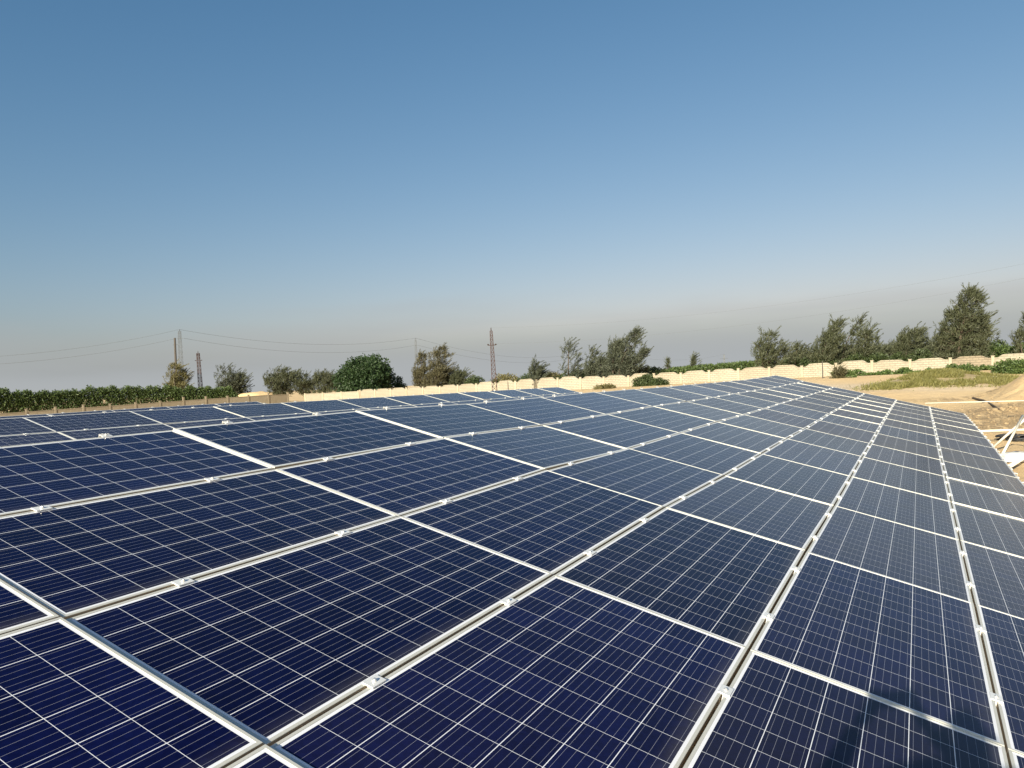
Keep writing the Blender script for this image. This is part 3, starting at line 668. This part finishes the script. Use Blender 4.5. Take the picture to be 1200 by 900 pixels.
def bank():                                            # the dry earth bank seen between the hedge end and the first tree
    p = at(302, 459, 122); bm = bmesh.new(); bmesh.ops.create_icosphere(bm, subdivisions=4, radius=1)
    for q in bm.verts: q.co = Vector((q.co.x*4.2, q.co.y*4, q.co.z*1.9))*(1+.10*noise.noise(q.co*3))
    m = MB(); m.bm(bm); o = m.build('earth_bank', NTX if False else bpy.data.materials['sand_ground'], None, (p.x, p.y, p.z-1.9), True); tag(o, kind='structure')
bank()
# ------------------------------------------------------------------ pylons, poles and wires
def lattice(m, base, top, w0, w1, n, th):
    ax = (top-base); z = ax.normalized(); x = WIND-z*WIND.dot(z); x.normalize(); y = z.cross(x)
    cs = [(-1, -1), (1, -1), (1, 1), (-1, 1)]
    def P(k, t): w_ = (w0+(w1-w0)*t)/2; return base+ax*t+x*cs[k][0]*w_+y*cs[k][1]*w_
    for k in range(4):
        m.tube([P(k, 0), P(k, 1)], th, 4)
        for i in range(n):
            t0, t1 = i/n, (i+1)/n; m.tube([P(k, t0), P((k+1) % 4, t1)], th*.7, 4, False); m.tube([P((k+1) % 4, t0), P(k, t1)], th*.7, 4, False); m.tube([P(k, t1), P((k+1) % 4, t1)], th*.7, 4, False)
def pylon(px_b, px_t, py_t, depth, w0, w1, n, mat, label, arms, name='lattice_pole', th=.03, cat='pole', group=None, gz=None):
    b = at(px_b, 440, depth); g = ground_z(b.x, b.y) if gz is None else gz; t = at(px_t, py_t, depth); r = empty(name, (b.x, b.y, g)); tag(r, label, cat, group)
    off = Vector(r.location); m = MB(); base = Vector((0, 0, 0)); top = t-off; lattice(m, base, top, w0, w1, n, th); m.build('mast', mat, r)
    tips = []
    for fr, half, ins in arms:
        c = base.lerp(top, fr); m = MB(); m.tube([c-WIND*half, c+WIND*half], th*1.3, 4); m.build('cross_arm', mat, r)
        for s in (-1, 1):
            e = c+WIND*half*s
            if ins: m = MB(); m.tube([e, e+Vector((0, 0, ins*.5)), e+Vector((0, 0, ins))], [.07, .10, .05], 6); m.build('insulator', M_INS, r)
            tips.append(off+e+Vector((0, 0, ins)))
    m = MB(); m.tube([top, top+Vector((0, 0, .35))], [.06, .04], 6); m.build('top_insulator', M_INS, r)
    return off+top+Vector((0, 0, .35)), tips
A = pylon(212.5, 210.3, 388, 164, 1.05, .45, 14, M_PYLON, 'tall thin grey lattice pylon, rightmost of the close pair at left', [(.90, .9, .0), (.97, .5, 0)], th=.022, name='pylon', cat='pylon', group='grey pylons of the far power line')
B = pylon(488, 487, 397.5, 228, 1.05, .40, 12, M_PYLON, 'faint grey pylon above the brown tree', [(.88, .9, 0)], th=.022, name='pylon', cat='pylon', group='grey pylons of the far power line')
C_ = pylon(695, 694, 410.5, 385, 1.0, .5, 10, M_PYLON, 'faint distant pylon beside the small grey tree', [(.90, 1.6, 0)], th=.05, name='pylon', cat='pylon', group='grey pylons of the far power line')
D_ = pylon(849, 848.5, 415.5, 587, 1.2, .6, 8, M_PYLON, 'tiny distant pylon with a cross arm above the green crop', [(.80, 3.0, 0)], th=.09, name='pylon', cat='pylon', group='grey pylons of the far power line')
E_ = pylon(579, 575.5, 388, 78, .52, .24, 15, M_RUST, 'red brown lattice pole standing before the cream wall', [(.78, .40, .14)], th=.028)
F_ = pylon(235, 232, 414, 122, .62, .36, 7, M_RUST, 'short red brown lattice pole with insulators above the hedge', [(.86, .52, .10), (.98, .2, .12)], th=.03)
b = at(207.5, 466, 122); t = at(204.8, 396, 122); r = empty('utility_pole', (b.x, b.y, -1.3)); tag(r, 'plain brown pole, leftmost of the close pair at left', 'pole')
m = MB(); o_ = Vector(r.location); m.tube([(0, 0, 0), t-o_], [.24, .15], 8); m.build('mast', M_STAKE, r)
m = MB(); c = (t-o_)*.90; m.tube([c-WIND*.35, c+WIND*.45], .03, 6); m.build('cross_arm', M_STAKE, r)
def wire(a, b_, sag, label, rad=.022, group='power line wires'):
    m = MB(); mid = (a+b_)/2; off = a.copy(); N = 24; pts = []
    for i in range(N+1): t_ = i/N; p = a.lerp(b_, t_); p.z -= sag*4*t_*(1-t_); pts.append(p-off)
    m.tube(pts, rad, 4); o = m.build('power_line', M_PYLON, None, off); tag(o, label, 'wire', group)
LFT = at(-260, 420, 120)
wire(A[0], LFT, 2.6, 'upper thin wire running left from the tall grey pylon', .018)
wire(A[1][0], LFT-Vector((0, 0, 1.0)), 2.6, 'lower thin wire running left from the tall grey pylon', .018)
wire(A[0], B[0], 2.6, 'upper thin wire sagging between the two left grey pylons', .022)
wire(A[1][1], B[1][0], 2.6, 'lower thin wire sagging between the two left grey pylons', .022)
wire(B[0], C_[0], 5.0, 'upper thin wire sagging behind the red lattice pole', .024)
wire(B[1][1], C_[1][0], 5.0, 'lower thin wire sagging behind the red lattice pole', .024)
wire(C_[0], D_[0], 5.0, 'faint far wire between the two most distant pylons', .03)
RGT = at(1420, 262, 52)
wire(E_[0], RGT, 1.6, 'upper thin wire rising to the right above the tallest tree', .0045)
wire(E_[1][1], RGT-Vector((.8, 0, 1.05)), 1.6, 'lower thin wire rising to the right above the tallest tree', .0045)
for px, p0, p1, d, lb in ((595.5, 447, 462, 74, 'thin grey stake in front of the wall right of the lattice pole'), (964, 423, 447, 60, 'thin dark stake leaning on the wall above the panels')):
    a = at(px, p1, d); c = at(px-.4, p0, d); m = MB(); g = min(ground_z(a.x, a.y), a.z); m.tube([Vector((0, 0, g-a.z-.1)), (c-a)*.5+Vector((.02, 0, 0)), c-a], [.05, .045, .035], 6); o = m.build('stake', M_STAKE, None, a); tag(o, lb, 'stake')
# ------------------------------------------------------------------ things on the sand at right
def pipe(pts, rad, label, name='steel_pipe', group='white steel pipes on the sand', mat=M_WHITE):
    m = MB(); o0 = Vector(pts[0]); m.tube([Vector(p)-o0 for p in pts], rad, 10); o = m.build(name, mat, None, o0, True); tag(o, label, 'pipe', group)
g0 = on_ground(1086, 472.5); g1 = on_ground(1240, 468.6); hz = max(g0.z, g1.z)+.05
pipe([on(1084, 472.5, hz+.25), on(1240, 468.6, hz+.25)], .014, 'long thin white pipe lying across the sand behind the panels')
p0, p1 = on(1140, 505.6, -1.28), on(1250, 501.8, -1.28); pipe([p0, p1], .030, 'white pipe resting level on the crossed pipe trestle')
r = empty('pipe_trestle', on_ground(1185, 520)); tag(r, 'crossed white steel pipes forming a trestle beside the low panel edge', 'trestle'); o0 = Vector(r.location)
f1, f2 = on_ground(1158, 529), on_ground(1169, 543); a1 = at(1206, 487, 16.6); a2 = at(1199, 487, 16.2)
for a_, b_ in ((f1, a1), (f2, a2)):
    m = MB(); m.tube([a_-o0, b_-o0], .026, 10); m.build('leg', M_WHITE, r, smooth=True)
q0 = on_ground(1216, 524); m = MB(); m.tube([q0-o0, a1-o0-Vector((.02, 0, .03))], .026, 10); m.build('leg', M_WHITE, r, smooth=True)
pz = on_ground(1186, 547); pipe([on(1184, 546, -1.45), on(1260, 500, -1.38)], .036, 'white pipe lying on the sand in front of the trestle')
def coil(px, py, rad, label):
    c = on_ground(px, py); m = MB(); rg = random.Random(int(px)); pts = []
    for i in range(90): a = i/90*6*math.pi; rr = rad*(1+.12*math.sin(i*.37)); pts.append((rr*math.cos(a), rr*math.sin(a)*.9, .03+.12*i/90+.03*math.sin(a*1.5)))
    for i in range(14): t_ = i/14; pts.append((rad*(1+2.4*t_), -rad*1.4*t_+.1*math.sin(t_*5), .12*(1-t_)+.02))
    m.tube(pts, .026, 6); o = m.build('cable_coil', M_DARK, None, c, True); tag(o, label, 'cable', 'black cable coils on the sand')
coil(1179, 516, .20, 'black cable coil on the sand left of the trestle leg')
coil(1195, 517, .24, 'black cable coil on the sand between the trestle and the right side')
def sack():
    c = on_ground(1190, 541); bm = bmesh.new(); bmesh.ops.create_cube(bm, size=1); bmesh.ops.subdivide_edges(bm, edges=bm.edges[:], cuts=6, use_grid_fill=True)
    for v in bm.verts:
        p = v.co; rr = 1-.35*(abs(p.x*2)**3)*.5; v.co = Vector((p.x*.62, p.y*.40*rr, max(-.02, p.z*.17*rr+.07)))+Vector((0, 0, .03*noise.noise(p*5)))
        v.co += .03*Vector((noise.noise(p*4), noise.noise(p*4+Vector((5, 0, 0))), noise.noise(p*6)))
    m = MB(); m.bm(bm); o = m.build('sack', mat_plain('white_woven_plastic', (.60, .59, .57), .6), None, c+Vector((0, 0, .02)), True); o.rotation_euler = (0, 0, .5); tag(o, 'white plastic sack lying on the sand under the pipes', 'sack')
sack()
def slab():
    c = on_ground(1150, 443.5); m = MB(); m.box(-.75, -.4, -.15, .75, .4, .10, Matrix.Rotation(YAW, 4, 'Z'), b=.05); o = m.build('concrete_slab', M_WALLP, None, c); tag(o, 'pale flat concrete slab lying on the grass by the wall', 'slab')
slab()
def clods():
    rg = random.Random(21); m = MB()
    for i in range(170):
        c = on_ground(rg.uniform(1095, 1200), 462+62*rg.random()**1.4)
        if c.x < main_surface(4, 5).x+.95 and c.y < 28: continue
        bm = bmesh.new(); bmesh.ops.create_icosphere(bm, subdivisions=1, radius=rg.choice((.02, .03, .03, .04, .06))*rg.uniform(.7, 1.3))
        for v in bm.verts: v.co = v.co*(1+.35*noise.noise(v.co*20+c)); v.co.z *= .7
        m.bm(bm, Matrix.Translation(c))
    t = NT('dry_soil'); t.base(t.mix(t.noise(t.coord('Object'), 2.0, 4), C4(.22, .15, .08), C4(.45, .33, .19))); t.set(Roughness=.95)
    tag(m.build('soil_clods', t.m), 'dry soil clods and pebbles scattered over the sand', 'clods', kind='stuff')
clods()
def branch():
    c = on_ground(1140, 467); d = on_ground(1171, 480); m = MB(); m.tube([Vector((0, 0, .02)), on_ground(1152, 470.5)-c+Vector((0, 0, .05)), on_ground(1163, 475.5)-c+Vector((0, 0, .03)), (d-c)+Vector((0, 0, .02))], [.05, .045, .04, .02], 6); o = m.build('dead_branch', M_BARK, None, c); tag(o, 'dark dead branch lying on the sand near the grass', 'branch')
branch()

# ------------------------------------------------------------------ the photographer, whose shadow falls on the panels
def skin(name, verts, edges, radii, mat, parent=None, root=0, sub=2, loc=None):
    me = bpy.data.meshes.new(name); me.from_pydata([tuple(v) for v in verts], edges, []); me.materials.append(mat)
    o = link(name, me, parent, loc); md = o.modifiers.new('skin', 'SKIN'); md.use_smooth_shade = True; md.branch_smoothing = .4
    for i, r0 in enumerate(radii):
        sv = me.skin_vertices[0].data[i]; sv.radius = r0 if isinstance(r0, tuple) else (r0, r0); sv.use_root = (i == root)
    sd = o.modifiers.new('sub', 'SUBSURF'); sd.levels = sub; sd.render_levels = sub; return o
def person():
    sk = NT('skin'); n = sk.noise(sk.coord('Object'), 14, 3); sk.base(sk.mix(n, C4(.36, .20, .125), C4(.30, .16, .10))); sk.set(Roughness=.55)
    shirt = NT('shirt_cloth'); shirt.base(shirt.mix(shirt.noise(shirt.coord('Object'), 60, 3), C4(.05, .07, .11), C4(.07, .09, .14))); shirt.set(Roughness=.9)
    jeans = NT('trouser_cloth'); jeans.base(jeans.mix(jeans.noise(jeans.coord('Object'), 80, 3), C4(.03, .035, .05), C4(.05, .055, .075))); jeans.set(Roughness=.9)
    hair = mat_plain('dark_hair', (.012, .01, .009), .6); shoe = mat_plain('shoe_leather', (.03, .025, .02), .5); white = mat_plain('eye_white', (.7, .7, .68), .3)
    X, Y = CAM.x+.33, CAM.y-.47
    def surf_z(x, y): return main_surface(x/(PU*math.cos(TILT)), y/PV).z+.012
    fl, fr = Vector((X-.14, Y-.02, 0)), Vector((X+.15, Y+.04, 0)); fl.z = surf_z(fl.x, fl.y); fr.z = surf_z(fr.x, fr.y)
    org = Vector((X, Y, fl.z)); r = empty('person', org); tag(r, 'person in dark shirt and trousers raising a phone in both hands behind the camera', 'person')
    P = lambda x, y, z: Vector((x, y, z)) 
    ht = .665-org.z                                   # top of the head above the feet
    eye = ht-.115; neck = ht-.26; sh = ht-.31
    hl, hr = CAM-RT*.075-FW*.045-UP*.02-org, CAM+RT*.115-FW*.045-UP*.02-org     # the wrists' targets either side of the phone
    wl, wr = hl+P(-.045, -.05, -.075), hr+P(.035, -.06, -.075)
    el, er = P(-.56, .12, sh-.20), P(.36, .06, sh-.25)
    sl_, sr_ = P(-.185, 0, sh), P(.19, 0, sh)
    kl, kr = P(-.15, .035, .50), P(.16, .06, .47); al, ar = fl-org+P(0, 0, .085), fr-org+P(0, 0, .085)
    V = [P(0, 0, .90), P(0, -.01, 1.08), P(0, -.015, 1.28), P(0, 0, sh+.02), P(0, .01, neck+.02), P(0, .03, neck+.10), P(0, .035, eye), P(0, .025, ht-.055),
         sl_, el, wl, sr_, er, wr, P(-.085, 0, .80), kl, al, P(.085, 0, .80), kr, ar, al+P(-.015, .14, -.055), ar+P(.015, .14, -.055), P(-.09, -.005, sh+.01), P(.09, -.005, sh+.01)]
    E = [(0, 1), (1, 2), (2, 3), (3, 4), (4, 5), (5, 6), (6, 7), (3, 22), (22, 8), (8, 9), (9, 10), (3, 23), (23, 11), (11, 12), (12, 13), (0, 14), (14, 15), (15, 16), (0, 17), (17, 18), (18, 19), (16, 20), (19, 21)]
    rad = [.085, .09, .12, .11, .055, .066, .085, .058, .068, .052, .034, .068, .052, .034, .08, .055, .04, .08, .055, .04, .032, .032, .085, .085]
    body = skin('body', V, E, rad, sk.m, r)
    S = [P(0, -.005, .84), V[1], V[2], V[3], V[22], sl_, el, V[23], sr_, er]
    skin('shirt', S, [(0, 1), (1, 2), (2, 3), (3, 4), (4, 5), (5, 6), (3, 7), (7, 8), (8, 9)], [.165, .155, .185, .135, .115, .098, .085, .115, .098, .085], shirt.m, r)
    T = [P(0, 0, 1.0), P(0, 0, .91), P(-.09, 0, .76), kl, al+P(0, 0, -.02), P(.09, 0, .76), kr, ar+P(0, 0, -.02)]
    skin('trousers', T, [(0, 1), (1, 2), (2, 3), (3, 4), (1, 5), (5, 6), (6, 7)], [.138, .146, .105, .076, .064, .105, .076, .064], jeans.m, r)
    for a in (al, ar): skin('shoe', [a+P(0, -.05, -.045), a+P(0, .04, -.045), a+P(0, .17, -.052)], [(0, 1), (1, 2)], [(.05, .042), (.052, .042), (.045, .034)], shoe, r, sub=2)
    skin('hair', [P(0, -.02, eye+.0), P(0, .0, ht-.062), P(0, .07, ht-.07)], [(0, 1), (1, 2)], [.082, .076, .045], hair, r)
    skin('nose', [P(0, .115, eye+.005), P(0, .135, eye-.035)], [(0, 1)], [.010, .016], sk.m, r)
    for s_ in (-1, 1):
        m = MB(); bm = bmesh.new(); bmesh.ops.create_uvsphere(bm, u_segments=12, v_segments=8, radius=.013); m.bm(bm, Matrix.Translation((s_*.032, .108, eye))); m.build('eye', white, r, smooth=True)
        skin('ear', [P(s_*.088, .02, eye+.015), P(s_*.09, .018, eye-.03)], [(0, 1)], [.017, .013], sk.m, r)
    m = MB(); m.tube([P(-.024, .116, eye-.075), P(0, .122, eye-.073), P(.024, .116, eye-.075)], [.004, .007, .004], 6); m.build('mouth', mat_plain('lip', (.28, .11, .09), .5), r, smooth=True)
    # hands: palm, four bent fingers behind and over the phone's end, thumb against its back
    for w_, h_, s_ in ((wl, hl, -1), (wr, hr, 1)):
        d = (h_-w_).normalized(); VV = [w_, w_.lerp(h_, .55), h_]; EE = [(0, 1), (1, 2)]; RR = [.027, (.034, .022), (.036, .018)]
        for k in range(4):
            b0 = h_+UP*(.030-.020*k)-RT*s_*.002; L = (.9, 1.0, .95, .75)[k]
            pts = [b0, b0+RT*s_*.010+FW*.012*L+UP*.012*L, b0-RT*s_*.012*L+FW*.022*L+UP*.020*L, b0-RT*s_*.034*L+FW*.022+UP*.022*L]
            n0 = len(VV); VV += pts; EE += [(2, n0), (n0, n0+1), (n0+1, n0+2), (n0+2, n0+3)]; RR += [.0105, .0095, .0085, .0075]
        b0 = w_.lerp(h_, .7); n0 = len(VV); VV += [b0-RT*s_*.028-FW*.012, b0-RT*s_*.045-FW*.006+UP*.022, b0-RT*s_*.052+FW*.004+UP*.046]; EE += [(1, n0), (n0, n0+1), (n0+1, n0+2)]; RR += [.0125, .011, .0085]
        skin('hand', VV, EE, RR, sk.m, r)
    m = MB(); mt = Matrix((RT, UP, -FW)).transposed().to_4x4(); c = CAM-FW*.022+RT*.02-UP*.012; mt.translation = Vector((0, 0, 0))
    m.box(-.081, -.038, -.004, .081, .038, .004, b=.003); ph = empty('smartphone', c); ph.matrix_world = Matrix.Translation(c) @ mt
    m.build('case', mat_plain('black_phone_case', (.012, .012, .014), .35), ph); m = MB(); m.box(-.077, -.034, .0042, .077, .034, .0047); m.build('screen', mat_plain('dark_screen', (.01, .011, .013), .08), ph)
    tag(ph, 'dark smartphone held level in the photographer\'s hands', 'phone')
person()
